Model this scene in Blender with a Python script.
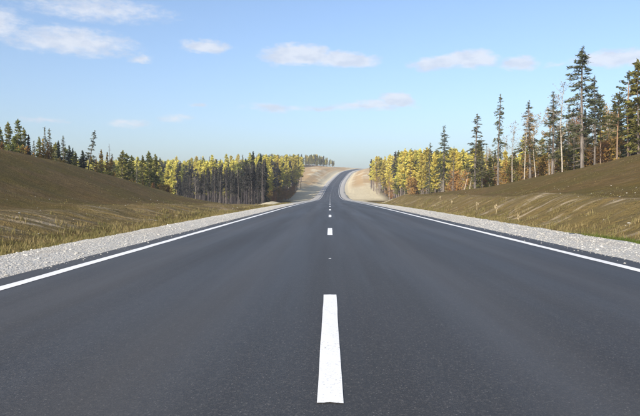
import bpy, math, random
import numpy as np
from mathutils import Matrix, Vector

for o in list(bpy.data.objects):
    bpy.data.objects.remove(o, do_unlink=True)
scene = bpy.context.scene
COL = scene.collection
R = math.radians

# ------------------------------------------------------------------ camera
F_PX = 600.0                       # focal length in photo pixels (640 wide)
CAM_H = 1.04
YAW = math.atan(10 / F_PX)         # looking slightly left of the road axis
PITCH = math.atan(13 / F_PX)       # and slightly down
cam_data = bpy.data.cameras.new('camera')
cam_data.sensor_width = 36.0
cam_data.lens = 36.0 * F_PX / 640.0
cam_data.clip_start = 0.1
cam_data.clip_end = 20000
cam = bpy.data.objects.new('camera', cam_data)
cam.location = (0, 0, CAM_H)
cam.rotation_euler = (R(90) - PITCH, 0, YAW)
COL.objects.link(cam)
scene.camera = cam

# ------------------------------------------------------------------ sun, sky
SUN_EL = R(23)
SUN_AZ = R(-150)                    # clockwise from +Y: the sun stands low, behind to the left
sun_dir = Vector((math.sin(SUN_AZ) * math.cos(SUN_EL), math.cos(SUN_AZ) * math.cos(SUN_EL), math.sin(SUN_EL)))
sd = bpy.data.lights.new('sun', 'SUN')
sd.energy = 4.2
sd.angle = R(0.5)
sd.color = (1.0, 0.93, 0.82)
sun = bpy.data.objects.new('sun', sd)
sun.rotation_euler = (-sun_dir).to_track_quat('-Z', 'Y').to_euler()
sun.location = (-60, 0, 60)
COL.objects.link(sun)

scene.view_settings.view_transform = 'Standard'
scene.view_settings.look = 'None'
scene.view_settings.exposure = 0.75
scene.view_settings.gamma = 1.0
scene.view_settings.use_curve_mapping = False
scene.render.engine = 'CYCLES'
scene.cycles.max_bounces = 6
scene.cycles.transparent_max_bounces = 4
scene.cycles.use_denoising = True


class NT:
    """tiny helper for node trees"""
    def __init__(self, tree):
        self.t = tree
        self.n = tree.nodes
        self.l = tree.links

    def add(self, kind, **kw):
        nd = self.n.new(kind)
        for k, v in kw.items():
            setattr(nd, k, v)
        return nd

    def put(self, sock, v):
        if isinstance(v, bpy.types.NodeSocket):
            self.l.new(v, sock)
        else:
            sock.default_value = v

    def math(self, op, a, b=0.0, c=None, clamp=False):
        nd = self.add('ShaderNodeMath', operation=op, use_clamp=clamp)
        self.put(nd.inputs[0], a)
        self.put(nd.inputs[1], b)
        if c is not None:
            self.put(nd.inputs[2], c)
        return nd.outputs[0]

    def vmath(self, op, a, b=(0, 0, 0)):
        nd = self.add('ShaderNodeVectorMath', operation=op)
        self.put(nd.inputs[0], a)
        self.put(nd.inputs[1], b)
        return nd.outputs['Value'] if op in ('LENGTH', 'DOT_PRODUCT') else nd.outputs[0]

    def mix(self, fac, a, b, blend='MIX'):
        nd = self.add('ShaderNodeMix', data_type='RGBA', blend_type=blend)
        self.put(nd.inputs[0], fac)
        self.put(nd.inputs[6], a)
        self.put(nd.inputs[7], b)
        return nd.outputs[2]

    def noise(self, vec, scale, detail=4.0, rough=0.55, lac=2.0):
        nd = self.add('ShaderNodeTexNoise')
        if vec is not None:
            self.put(nd.inputs['Vector'], vec)
        nd.inputs['Scale'].default_value = scale
        nd.inputs['Detail'].default_value = detail
        nd.inputs['Roughness'].default_value = rough
        nd.inputs['Lacunarity'].default_value = lac
        return nd

    def step(self, v, lo, hi, a=0.0, b=1.0, smooth=True):
        nd = self.add('ShaderNodeMapRange')
        nd.interpolation_type = 'SMOOTHSTEP' if smooth else 'LINEAR'
        self.put(nd.inputs[0], v)
        nd.inputs[1].default_value = lo
        nd.inputs[2].default_value = hi
        nd.inputs[3].default_value = a
        nd.inputs[4].default_value = b
        return nd.outputs[0]


def pixel_dir(px, py):
    """world direction through a photo pixel (640 x 416)"""
    v = Vector((px - 320.0, -(py - 208.0), -F_PX))
    return (cam.rotation_euler.to_matrix() @ v).normalized()


# ---- world: Nishita sky with scattered fair-weather clouds
world = bpy.data.worlds.new('World')
scene.world = world
world.use_nodes = True
w = NT(world.node_tree)
w.n.clear()
w_out = w.add('ShaderNodeOutputWorld')
bg = w.add('ShaderNodeBackground')
bg.inputs['Strength'].default_value = 0.12
w.l.new(bg.outputs[0], w_out.inputs[0])
sky = w.add('ShaderNodeTexSky', sky_type='NISHITA')
sky.sun_disc = False
sky.sun_elevation = SUN_EL
sky.sun_rotation = SUN_AZ
sky.altitude = 200
sky.air_density = 1.0
sky.dust_density = 2.8
sky.ozone_density = 1.4
SKY_TINT = (0.945, 1.0, 1.11, 1)
sky_col = w.mix(1.0, sky.outputs[0], SKY_TINT, 'MULTIPLY')
tc = w.add('ShaderNodeTexCoord')
sep = w.add('ShaderNodeSeparateXYZ')
w.l.new(tc.outputs['Generated'], sep.inputs[0])
az = w.math('ARCTAN2', sep.outputs[0], sep.outputs[1])
el = w.math('ARCSINE', sep.outputs[2])
comb = w.add('ShaderNodeCombineXYZ')
w.l.new(az, comb.inputs[0])
w.l.new(el, comb.inputs[1])
st = w.vmath('MULTIPLY', comb.outputs[0], (1.0, 2.2, 1.0))
n1 = w.noise(st, 9.0, 3.0, 0.5)
n2 = w.noise(st, 34.0, 5.0, 0.6)
warp = w.vmath('MULTIPLY', w.vmath('SUBTRACT', n1.outputs['Color'], (0.5, 0.5, 0.5)), (0.05, 0.018, 0))
warp2 = w.vmath('MULTIPLY', w.vmath('SUBTRACT', n2.outputs['Color'], (0.5, 0.5, 0.5)), (0.035, 0.016, 0))
pos = w.vmath('ADD', w.vmath('ADD', comb.outputs[0], warp), warp2)
# (photo x, y, half width, half height, density) of the clouds that can be seen
seen = [(204, 46, 27, 9, 1.0), (296, 55, 48, 13, 1.2), (345, 60, 44, 11, 1.15), (440, 62, 36, 9, 1.0), (472, 58, 32, 10, 1.05),
        (517, 62, 26, 8, 0.95), (397, 99, 24, 9, 1.3), (376, 104, 60, 6, 0.6), (275, 107, 34, 7, 0.62), (622, 58, 46, 10, 1.05),
        (70, 42, 80, 16, 0.66), (95, 9, 98, 18, 0.52), (-8, 22, 38, 19, 0.7), (130, 122, 30, 5, 0.5), (175, 117, 22, 6, 0.5),
        (197, 103, 14, 4, 0.5), (140, 58, 16, 5, 0.62), (330, 107, 130, 6, 0.42), (45, 120, 26, 4, 0.48), (560, 64, 24, 5, 0.4)]
rng = random.Random(7)
blobs = []
for px, py, hw, hh, dens in seen:
    d = pixel_dir(px, py)
    blobs.append((math.atan2(d.x, d.y), math.asin(d.z), hw / F_PX, hh / F_PX, dens))
a0 = R(36)
while a0 < R(360 - 36):            # the same kind of sky all the way round
    a = a0 if a0 < math.pi else a0 - 2 * math.pi
    e = R(rng.uniform(7, 19))
    wd = rng.uniform(0.03, 0.11)
    blobs.append((a, e, wd, wd * rng.uniform(0.15, 0.24), rng.uniform(0.5, 1.0)))
    a0 += R(rng.uniform(9, 17))
cover = None
shade = None
for a, e, hw, hh, dens in blobs:
    dlt = w.vmath('MULTIPLY', w.vmath('SUBTRACT', pos, (a, e, 0)), (1 / hw, 1 / hh, 0))
    ln = w.vmath('LENGTH', dlt)
    v = w.math('MULTIPLY', w.math('SUBTRACT', 1.0, ln, clamp=True), dens * 2.2)
    cover = v if cover is None else w.math('MAXIMUM', cover, v)
n3 = w.noise(st, 60.0, 5.0, 0.65)
cov = w.math('ADD', cover, w.math('MULTIPLY', w.math('SUBTRACT', n3.outputs[0], 0.5), 1.5))
cov = w.math('MULTIPLY', cov, w.step(cover, 0.02, 0.35))
mask = w.math('MULTIPLY', w.step(cov, 0.05, 1.25), 0.8)
CLOUD = (4.3, 4.45, 4.8, 1)
puff = w.noise(st, 26.0, 4.0, 0.6)
cloud_col = w.mix(w.step(puff.outputs[0], 0.36, 0.62), (3.45, 3.75, 4.35, 1), CLOUD)
sky_final = w.mix(mask, sky_col, cloud_col)
w.l.new(sky_final, bg.inputs['Color'])

# ------------------------------------------------------------------ noise and terrain functions
def _hash(ix, iy, seed):
    h = (ix.astype(np.int64) * 374761393 + iy.astype(np.int64) * 668265263 + seed * 982451653) & 0x7fffffff
    h = ((h ^ (h >> 13)) * 1274126177) & 0x7fffffff
    return ((h ^ (h >> 16)) & 0xffff) / 65535.0


def vnoise(x, y, seed=0):
    x = np.asarray(x, float)
    y = np.asarray(y, float)
    ix, iy = np.floor(x), np.floor(y)
    fx, fy = x - ix, y - iy
    fx = fx * fx * (3 - 2 * fx)
    fy = fy * fy * (3 - 2 * fy)
    a = _hash(ix, iy, seed); b = _hash(ix + 1, iy, seed)
    c = _hash(ix, iy + 1, seed); d = _hash(ix + 1, iy + 1, seed)
    return (a * (1 - fx) + b * fx) * (1 - fy) + (c * (1 - fx) + d * fx) * fy - 0.5


def fbm(x, y, seed=0, octv=4):
    s, amp = 0, 1.0
    for k in range(octv):
        s = s + amp * vnoise(x * 2 ** k, y * 2 ** k, seed + 17 * k)
        amp *= 0.5
    return s


_T = np.arange(-200.0, 4001.0, 1.0)


def _smooth_table(pts, sigma):
    v = np.interp(_T, [p[0] for p in pts], [p[1] for p in pts])
    k = np.exp(-0.5 * (np.arange(-4 * sigma, 4 * sigma + 1) / sigma) ** 2)
    k /= k.sum()
    pad = len(k) // 2
    return np.convolve(np.pad(v, pad, mode='edge'), k, mode='valid')


_ZR = _smooth_table([(-200, 0), (60, 0), (120, -.25), (190, -.5), (250, .1), (300, 1.7), (380, 5.8), (480, 14), (580, 24),
                     (660, 30), (740, 31.5), (850, 28), (1000, 20), (1500, 10), (4000, 10)], 14)
_XC = _smooth_table([(-200, 0), (260, 0), (320, .5), (380, 1.6), (440, 4), (500, 8.3), (560, 13.5), (620, 24), (680, 40),
                     (740, 70), (850, 120), (1000, 190), (1500, 430), (4000, 1600)], 18)


def zr(D): return np.interp(D, _T, _ZR)
def xc(D): return np.interp(D, _T, _XC)


def ip(D, pts): return np.interp(D, [p[0] for p in pts], [p[1] for p in pts])


# natural ground relative to the road beyond the cuttings
NAT = [(100, -.9), (115, -1.7), (150, -2.1), (220, -2.3), (270, -.9), (310, 2.2), (350, 5.7), (400, 10.2), (480, 18.8), (560, 25.6),
       (620, 29.8), (680, 32.0), (740, 32.6), (850, 31), (1000, 24), (1500, 14), (4000, 14)]
CRL = [(-60, 5.7), (30, 5.5), (50, 5.25), (57, 4.95), (66, 4.35), (74, 3.5), (82, 2.5), (92, .85), (102, -.5), (115, -1.7)]
CRR = [(-60, 6.2), (30, 5.9), (50, 5.4), (58, 5.0), (66, 4.4), (75, 3.75), (88, 2.8), (105, 1.9), (115, .8), (124, -.4), (135, -1.6)]
BNL = [(-60, .5), (22, .48), (50, .2), (70, -.1), (95, -.7), (112, -1.7)]
BNR = [(-60, .95), (100, .95), (114, .4), (125, -.6), (138, -1.7)]
UCL = [(-60, 31), (55, 30), (80, 28), (92, 26), (102, 23), (115, 20)]
UCR = [(-60, 31), (55, 30), (80, 28.5), (105, 26), (118, 22), (135, 19)]
GL, GR = -5.9, 6.9                  # outer edges of the gravel
AL, AR = -4.0, 4.65                 # edges of the asphalt


def ground_z(u, D):
    u = np.asarray(u, float); D = np.asarray(D, float)
    u, D = np.broadcast_arrays(u, D)
    z0 = zr(D)
    nat = np.where(D < 100, -.9, ip(D, NAT))
    au = np.abs(u)
    out = np.zeros_like(u)
    for side, CR, BN, UC, G, DEND in ((-1, CRL, BNL, UCL, -GL, 115.0), (1, CRR, BNR, UCR, GR, 135.0)):
        m = (u < 0) if side < 0 else (u >= 0)
        far = D > DEND
        crest = np.where(far, nat, ip(D, CR))
        uc = np.where(far, 20.0, ip(D, UC))
        bench = np.where(far, np.where(nat > z0, z0 + (nat - z0) * .35, nat), ip(D, BN))
        dt = np.minimum(z0 - .33, np.where(far & (nat < z0 - .6), nat, z0 - .33))
        p = [np.zeros_like(u), np.full_like(u, G - .25), np.full_like(u, G + 1.7), np.full_like(u, G + 2.3),
             np.full_like(u, 12.4), np.full_like(u, 14.6), uc, uc + 40]
        rise = np.where(D > 420, 2.2, np.where(D > 260, 2.5, .3))
        h = [z0 - .35, z0 - .3, dt, dt, bench, bench + np.where(far, .25 * (crest - bench), .06), crest, crest + rise]
        r = h[0].copy()
        for k in range(len(p) - 1):
            t = np.clip((au - p[k]) / np.maximum(p[k + 1] - p[k], 1e-3), 0, 1)
            seg = h[k] + (h[k + 1] - h[k]) * (t * t * (3 - 2 * t) * .45 + t * .55)
            r = np.where(au >= p[k], seg, r)
        out = np.where(m, r, out)
    X = xc(D) + u
    amp = np.clip((au - 7.5) / 3, 0, 1)
    out = out + amp * (fbm(X / 9, D / 9, 3, 4) * .34 + fbm(X / 1.7, D / 1.7, 9, 3) * .09)
    out = out + np.clip((au - 20) / 30, 0, 1) * fbm(X / 40, D / 40, 21, 3) * .9
    # erosion rills running down the lower banks
    bank = np.clip((au - 8.9) / .8, 0, 1) * np.clip((13.2 - au) / 1.0, 0, 1) * np.clip((118 - D) / 12, 0, 1)
    rill = np.clip(1 - np.abs(fbm(u / 7 + 3, D / .6, 33, 2)) * 7, 0, 1)
    out = out - bank * rill * .16
    # spoil heap of pale sand on the left where the cutting ends
    out = out + 1.35 * np.exp(-((u + 12.5) / 3.4) ** 2 - ((D - 128) / 17) ** 2) * np.clip((au - 7) / 2, 0, 1)
    return out


def gz(X, Y):
    return float(ground_z(np.array([X - xc(Y)]), np.array([Y]))[0])


# ------------------------------------------------------------------ mesh and object helpers
def mesh_np(name, verts, faces, mats=None, midx=None, smooth=False):
    """faces: list of (n,k) integer arrays, or one array"""
    if not isinstance(faces, (list, tuple)):
        faces = [faces]
    verts = np.asarray(verts, np.float32)
    me = bpy.data.meshes.new(name)
    me.vertices.add(len(verts))
    me.vertices.foreach_set('co', verts.ravel())
    loops = np.concatenate([np.asarray(f, np.int32).ravel() for f in faces])
    sizes = np.concatenate([np.full(len(f), f.shape[1], np.int32) for f in faces])
    starts = np.concatenate([[0], np.cumsum(sizes)[:-1]]).astype(np.int32)
    me.loops.add(len(loops))
    me.loops.foreach_set('vertex_index', loops)
    me.polygons.add(len(sizes))
    me.polygons.foreach_set('loop_start', starts)
    me.polygons.foreach_set('loop_total', sizes)
    if midx is not None:
        me.polygons.foreach_set('material_index', np.asarray(midx, np.int32))
    me.polygons.foreach_set('use_smooth', np.full(len(sizes), smooth, bool))
    for m in (mats or []):
        me.materials.append(m)
    me.update(calc_edges=True)
    return me


def obj(name, me, parent=None, **props):
    o = bpy.data.objects.new(name, me)
    COL.objects.link(o)
    if parent is not None:
        o.parent = parent
    for k, v in props.items():
        o[k] = v
    return o


def attr(me, name, vals):
    a = me.attributes.new(name, 'FLOAT', 'POINT')
    a.data.foreach_set('value', np.asarray(vals, np.float32))


def grid_faces(nr, nc):
    i = np.arange(nr - 1)[:, None] * nc + np.arange(nc - 1)[None, :]
    i = i.ravel()
    return np.stack([i, i + 1, i + nc + 1, i + nc], 1)


# ------------------------------------------------------------------ materials
def new_mat(name):
    m = bpy.data.materials.new(name)
    m.use_nodes = True
    t = NT(m.node_tree)
    t.n.clear()
    out = t.add('ShaderNodeOutputMaterial')
    return m, t, out


def principled(t, out, color, rough=.9, spec=.3, normal=None):
    p = t.add('ShaderNodeBsdfPrincipled')
    t.put(p.inputs['Base Color'], color)
    t.put(p.inputs['Roughness'], rough)
    t.put(p.inputs['Specular IOR Level'], spec)
    if normal is not None:
        t.l.new(normal, p.inputs['Normal'])
    t.l.new(p.outputs[0], out.inputs[0])
    return p


def bump(t, h, strength, dist):
    b = t.add('ShaderNodeBump')
    t.put(b.inputs['Height'], h)
    b.inputs['Strength'].default_value = strength
    b.inputs['Distance'].default_value = dist
    return b.outputs[0]


def get_attr(t, name):
    a = t.add('ShaderNodeAttribute', attribute_name=name)
    return a.outputs['Fac']


def geo_pos(t):
    return t.add('ShaderNodeNewGeometry').outputs['Position']


# asphalt
M_ASPHALT, t, out = new_mat('asphalt')
P = geo_pos(t)
fine = t.noise(P, 60.0, 4.0, .75)
mid = t.noise(P, 16.0, 4.0, .6)
streak = t.noise(t.vmath('MULTIPLY', P, (1.4, .05, 0)), 1.0, 4.0, .55)
patch = t.noise(t.vmath('MULTIPLY', P, (.5, .12, 0)), 1.0, 3.0, .5)
vor = t.add('ShaderNodeTexVoronoi')
t.put(vor.inputs['Vector'], P)
vor.inputs['Scale'].default_value = 85.0
vsep = t.add('ShaderNodeSeparateColor')
t.l.new(vor.outputs['Color'], vsep.inputs[0])
stone = t.math('MULTIPLY', t.step(vsep.outputs[0], .86, .99), t.step(vor.outputs['Distance'], .42, .2))
spk = t.noise(P, 240.0, 2.0, .8)
base = t.mix(t.step(streak.outputs[0], .3, .7), (.036, .0338, .0312, 1), (.051, .0475, .0438, 1))
base = t.mix(t.math('MULTIPLY', t.step(patch.outputs[0], .42, .7), .5), base, (.070, .065, .060, 1))
base = t.mix(t.math('MULTIPLY', t.step(mid.outputs[0], .35, .7), .45), base, (.034, .033, .032, 1))
base = t.mix(t.math('MULTIPLY', t.step(fine.outputs[0], .48, .72), .75), base, (.108, .098, .086, 1))
base = t.mix(t.math('MULTIPLY', t.step(spk.outputs[0], .54, .36), .85), base, (.016, .016, .016, 1))
base = t.mix(t.math('MULTIPLY', stone, .6), base, (.22, .205, .185, 1))
sx = t.add('ShaderNodeSeparateXYZ')
t.put(sx.inputs[0], P)
lane = t.math('ABSOLUTE', t.math('SUBTRACT', t.math('ABSOLUTE', t.math('SUBTRACT', sx.outputs[0], .15)), 2.0))
track = t.step(t.math('ABSOLUTE', t.math('SUBTRACT', t.math('ADD', lane, t.math('MULTIPLY', patch.outputs[0], .5)), 1.05)), .5, .05)
base = t.mix(t.math('MULTIPLY', track, .32), base, (.080, .075, .070, 1))
# paving seam beside the centre line and a few fine cracks
seam = t.step(t.math('ABSOLUTE', t.math('ADD', t.math('SUBTRACT', sx.outputs[0], .19), t.math('MULTIPLY', t.math('SUBTRACT', mid.outputs[0], .5), .03))), .016, .004)
base = t.mix(t.math('MULTIPLY', seam, .15), base, (.022, .022, .022, 1))
blot = t.noise(t.vmath('MULTIPLY', P, (1.1, .5, 0)), 1.0, 5.0, .7)
base = t.mix(t.math('MULTIPLY', t.step(blot.outputs[0], .6, .72), .4), base, (.033, .033, .034, 1))
rgh = t.step(streak.outputs[0], .25, .75, .68, .54)
hgt = t.math('ADD', t.math('MULTIPLY', fine.outputs[0], .6), t.math('MULTIPLY', vor.outputs['Distance'], -.4))
principled(t, out, base, rgh, .4, bump(t, hgt, .3, .004))

# paint
M_PAINT, t, out = new_mat('road_paint')
P = geo_pos(t)
nz = t.noise(P, 55.0, 4.0, .7)
nz2 = t.noise(P, 4.0, 3.0, .6)
wear = t.math('MULTIPLY', t.step(nz.outputs[0], .54, .68), t.step(nz2.outputs[0], .3, .7))
nz3 = t.noise(t.vmath('MULTIPLY', P, (2.0, .35, 0)), 1.0, 4.0, .65)
col = t.mix(t.math('MULTIPLY', t.step(nz3.outputs[0], .4, .75), .3), (.82, .81, .78, 1), (.52, .51, .49, 1))
col = t.mix(t.math('MULTIPLY', wear, .7), col, (.13, .13, .13, 1))
principled(t, out, col, .6, .3, bump(t, nz.outputs[0], .3, .003))

# gravel
def gravel_mat(name, tint):
    m, t, out = new_mat(name)
    P = geo_pos(t)
    wv = t.vmath('ADD', P, t.vmath('MULTIPLY', t.noise(P, 9.0, 2.0).outputs['Color'], (.12, .12, .12)))
    v1 = t.add('ShaderNodeTexVoronoi')
    t.put(v1.inputs['Vector'], wv)
    v1.inputs['Scale'].default_value = 24.0
    v2 = t.add('ShaderNodeTexVoronoi')
    t.put(v2.inputs['Vector'], wv)
    v2.inputs['Scale'].default_value = 46.0
    s1 = t.add('ShaderNodeSeparateColor')
    t.l.new(v1.outputs['Color'], s1.inputs[0])
    big = t.noise(t.vmath('MULTIPLY', P, (.8, .2, 0)), 1.0, 3.0)
    c = t.mix(s1.outputs[0], (.33, .325, .30, 1), (.49, .485, .46, 1))
    c = t.mix(t.math('MULTIPLY', s1.outputs[1], .35), c, (.47, .40, .32, 1))
    c = t.mix(t.math('MULTIPLY', t.step(big.outputs[0], .45, .75), .5), c, (.36, .31, .25, 1))
    c = t.mix(1.0, c, tint, 'MULTIPLY')
    h = t.math('ADD', t.math('MULTIPLY', v1.outputs['Distance'], -1.0), t.math('MULTIPLY', v2.outputs['Distance'], -.4))
    principled(t, out, c, .95, .2, bump(t, h, .7, .03))
    return m


M_GRAVEL = gravel_mat('crushed_stone', (1, 1, 1, 1))
M_STONE, t, out = new_mat('loose_stone')
rnd = t.add('ShaderNodeNewGeometry').outputs['Random Per Island']
c = t.mix(rnd, (.31, .30, .275, 1), (.52, .51, .48, 1))
sn = t.noise(geo_pos(t), 30.0, 3.0)
c = t.mix(t.math('MULTIPLY', sn.outputs[0], .3), c, (.38, .345, .28, 1))
principled(t, out, c, .95, .2)

# ground: soil, thin turf, sand, all as real colours of those surfaces
M_GROUND, t, out = new_mat('soil_and_turf')
P = geo_pos(t)
sand, bank, litter = get_attr(t, 'sand'), get_attr(t, 'bank'), get_attr(t, 'litter')
nA = t.noise(P, .22, 5.0, .6)
nB = t.noise(P, 1.3, 5.0, .65)
nC = t.noise(P, 9.0, 4.0, .7)
rl = t.noise(t.vmath('MULTIPLY', P, (.26, 2.6, .3)), 1.0, 4.0, .6)
rl2 = t.noise(t.vmath('MULTIPLY', P, (.12, .55, .2)), 1.0, 3.0, .55)
soil = t.mix(t.step(nB.outputs[0], .3, .7), (.084, .053, .015, 1), (.128, .083, .027, 1))
turf = t.mix(t.step(nC.outputs[0], .3, .7), (.070, .052, .010, 1), (.104, .075, .016, 1))
c = t.mix(t.step(nA.outputs[0], .38, .62), soil, turf)
c = t.mix(t.math('MULTIPLY', t.step(nB.outputs[0], .56, .74), .55), c, (.150, .082, .032, 1))
c = t.mix(t.math('MULTIPLY', bank, .5), c, (.185, .138, .062, 1))
pale = t.math('MULTIPLY', t.step(rl.outputs[0], .52, .66), t.step(nB.outputs[0], .33, .55))
c = t.mix(t.math('MULTIPLY', t.math('MULTIPLY', pale, bank), .75), c, (.36, .295, .205, 1))
pale2 = t.math('MULTIPLY', t.step(rl2.outputs[0], .58, .74), t.step(nC.outputs[0], .35, .65))
c = t.mix(t.math('MULTIPLY', pale2, .32), c, (.25, .205, .15, 1))
c = t.mix(t.math('MULTIPLY', t.step(nC.outputs[0], .56, .74), .4), c, (.055, .043, .026, 1))
sandc = t.mix(t.step(nB.outputs[0], .3, .7), (.50, .42, .265, 1), (.62, .55, .39, 1))
tan = t.mix(t.step(nC.outputs[0], .3, .7), (.37, .25, .12, 1), (.46, .32, .165, 1))
far_n = t.noise(t.vmath('MULTIPLY', P, (.06, .022, 0)), 1.0, 4.0, .6)
tanm = get_attr(t, 'dry_turf')
sandc = t.mix(t.math('MULTIPLY', tanm, t.step(far_n.outputs[0], .36, .52)), sandc, tan)
c = t.mix(t.math('MULTIPLY', sand, t.step(t.math('ADD', sand, t.math('MULTIPLY', nB.outputs[0], .9)), .7, 1.1)), c, sandc)
lit = t.mix(t.step(nC.outputs[0], .3, .7), (.055, .042, .025, 1), (.10, .072, .036, 1))
c = t.mix(litter, c, lit)
hh = t.math('ADD', t.math('MULTIPLY', nC.outputs[0], .5), t.math('ADD', nB.outputs[0], t.math('MULTIPLY', rl.outputs[0], .5)))
principled(t, out, c, .97, .12, bump(t, hh, .9, .2))


def leaf_mat(name, ca, cb, cc, trans=.35, hue=.03):
    """needles or leaves: clumps of two tones, each tree a little different"""
    m, t, out = new_mat(name)
    info = t.add('ShaderNodeObjectInfo')
    P = t.add('ShaderNodeTexCoord').outputs['Object']
    n = t.noise(t.vmath('ADD', P, info.outputs['Location']), .9, 3.0, .6)
    isl = t.add('ShaderNodeNewGeometry').outputs['Random Per Island']
    c = t.mix(t.step(n.outputs[0], .35, .65), (*ca, 1), (*cb, 1))
    c = t.mix(t.math('MULTIPLY', isl, .5), c, (*cc, 1))
    hs = t.add('ShaderNodeHueSaturation')
    hs.inputs['Saturation'].default_value = 1.0
    t.put(hs.inputs['Hue'], t.math('ADD', .5, t.math('MULTIPLY', t.math('SUBTRACT', info.outputs['Random'], .5), hue * 2)))
    t.put(hs.inputs['Value'], t.math('ADD', .8, t.math('MULTIPLY', t.math('FRACT', t.math('MULTIPLY', info.outputs['Random'], 7.31)), .4)))
    t.l.new(c, hs.inputs['Color'])
    d = t.add('ShaderNodeBsdfDiffuse')
    tr = t.add('ShaderNodeBsdfTranslucent')
    t.l.new(hs.outputs[0], d.inputs[0])
    t.l.new(hs.outputs[0], tr.inputs[0])
    mx = t.add('ShaderNodeMixShader')
    mx.inputs[0].default_value = trans
    t.l.new(d.outputs[0], mx.inputs[1])
    t.l.new(tr.outputs[0], mx.inputs[2])
    t.l.new(mx.outputs[0], out.inputs[0])
    return m


def bark_mat(name, ca, cb, scale=(6, 6, 1.2), top=None, top_from=.45):
    m, t, out = new_mat(name)
    P = t.add('ShaderNodeTexCoord').outputs['Object']
    n = t.noise(t.vmath('MULTIPLY', P, scale), 1.0, 4.0, .65)
    c = t.mix(t.step(n.outputs[0], .35, .65), (*ca, 1), (*cb, 1))
    if top is not None:
        g = t.add('ShaderNodeTexCoord').outputs['Generated']
        s = t.add('ShaderNodeSeparateXYZ')
        t.l.new(g, s.inputs[0])
        c = t.mix(t.step(s.outputs[2], top_from - .2, top_from + .15), c, (*top, 1))
    principled(t, out, c, .95, .15, bump(t, n.outputs[0], .6, .03))
    return m


M_SPRUCE = leaf_mat('spruce_needles', (.056, .075, .040), (.105, .116, .056), (.15, .128, .070), .3, .02)
M_DARK = leaf_mat('dark_spruce_needles', (.024, .038, .024), (.044, .060, .034), (.06, .058, .04), .25, .02)
M_PINE = leaf_mat('pine_needles', (.064, .086, .036), (.115, .132, .050), (.15, .145, .06), .3, .02)
M_OLIVE = leaf_mat('olive_larch_needles', (.105, .122, .034), (.185, .19, .05), (.22, .195, .06), .35, .02)
M_GOLD = leaf_mat('golden_larch_needles', (.46, .42, .090), (.58, .52, .125), (.60, .48, .125), .42, .014)
M_RUST = leaf_mat('rusty_leaves', (.26, .145, .045), (.36, .22, .065), (.31, .23, .075), .35, .025)
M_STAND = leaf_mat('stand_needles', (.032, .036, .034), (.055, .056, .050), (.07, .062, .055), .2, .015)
M_TWIG = leaf_mat('bare_twigs', (.14, .115, .10), (.20, .165, .145), (.12, .09, .075), .0, .01)
M_GREYTWIG = leaf_mat('grey_dead_twigs', (.075, .065, .062), (.12, .10, .095), (.07, .065, .05), .0, .01)
B_SPRUCE = bark_mat('spruce_bark', (.10, .085, .07), (.19, .165, .145))
B_LARCH = bark_mat('larch_bark', (.12, .095, .08), (.23, .19, .165))
B_STAND = bark_mat('stand_bark_painted_shade', (.044, .038, .040), (.085, .074, .076))  # darker than the other bark: the stand's shade is put into its colour
B_BIRCH = bark_mat('birch_bark', (.22, .185, .145), (.42, .375, .31), (3, 3, 7))
B_PINE = bark_mat('pine_bark', (.13, .095, .07), (.24, .175, .125), (6, 6, 1.2), (.27, .17, .10))

# ------------------------------------------------------------------ ground sheet
def steps(segs):
    out = []
    for a, b, s in segs:
        out.extend(np.arange(a, b, s))
    return np.array(out)


us = steps([(6, 16, .25), (16, 34, .5), (34, 60, 2), (60, 140, 8), (140, 400, 40), (400, 2400, 250)])
us = np.concatenate([-us[::-1], [-5.4, -3, 0, 3, 5.4, 5.9], us])
us = np.unique(us)
Ds = steps([(-60, 4, 2), (4, 14, .5), (14, 60, .25), (60, 140, .5), (140, 300, 2), (300, 800, 5), (800, 1600, 40), (1600, 3000, 200)])
DD, UU = np.meshgrid(Ds, us, indexing='ij')
ZZ = ground_z(UU, DD)
XX = xc(DD) + UU
gm = mesh_np('ground', np.stack([XX, DD, ZZ], -1).reshape(-1, 3), grid_faces(len(Ds), len(us)), [M_GROUND], smooth=True)
au = np.abs(UU)
sand = np.clip((DD - 235) / 40, 0, 1) * np.clip((46 - au) / 10, 0, 1)
sand = np.maximum(sand, np.clip((DD - 104) / 8, 0, 1) * np.clip((18 - au) / 4, 0, 1) * np.where(UU < 0, 1, .8))
sand = np.maximum(sand, np.clip((GR + 1.2 - au) / .8, 0, 1) * .55)
sand = np.maximum(sand, np.clip((DD - 72) / 14, 0, 1) * np.clip((108 - DD) / 6, 0, 1) * np.clip((-UU - 8.8) / .8, 0, 1) * np.clip((13.2 + UU) / 1.2, 0, 1) * .62)
dry = np.clip((DD - 330) / 60, 0, 1) * np.clip((au - 9) / 5, 0, 1)
dry = np.maximum(dry, np.clip((DD - 560) / 60, 0, 1) * .9)
bankm = np.clip((au - 8.6) / .8, 0, 1) * np.clip((13.4 - au) / 1.0, .12, 1) * np.clip((118 - DD) / 12, 0, 1)
edge_f = np.where(UU < 0, np.where(DD < 115, ip(DD, UCL) + 3, 19), np.where(DD < 135, ip(DD, UCR) + 1, 19)) + np.where((DD > 200) & (UU > 0), 4, 0) + np.where(DD > 330, 6, 0) + np.where(DD > 440, 12, 0)
litter = np.clip((au - edge_f) / 4, 0, 1)
for nm, v in (('sand', sand), ('dry_turf', dry), ('bank', bankm), ('litter', litter)):
    attr(gm, nm, v.ravel())
ground = obj('ground', gm, kind='structure', label='brown cut slopes, verges and sandy hill beside the road')

# ------------------------------------------------------------------ road, shoulders, markings
Dr = steps([(-60, 60, .5), (60, 260, 2), (260, 900, 4), (900, 1401, 20)])


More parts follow.
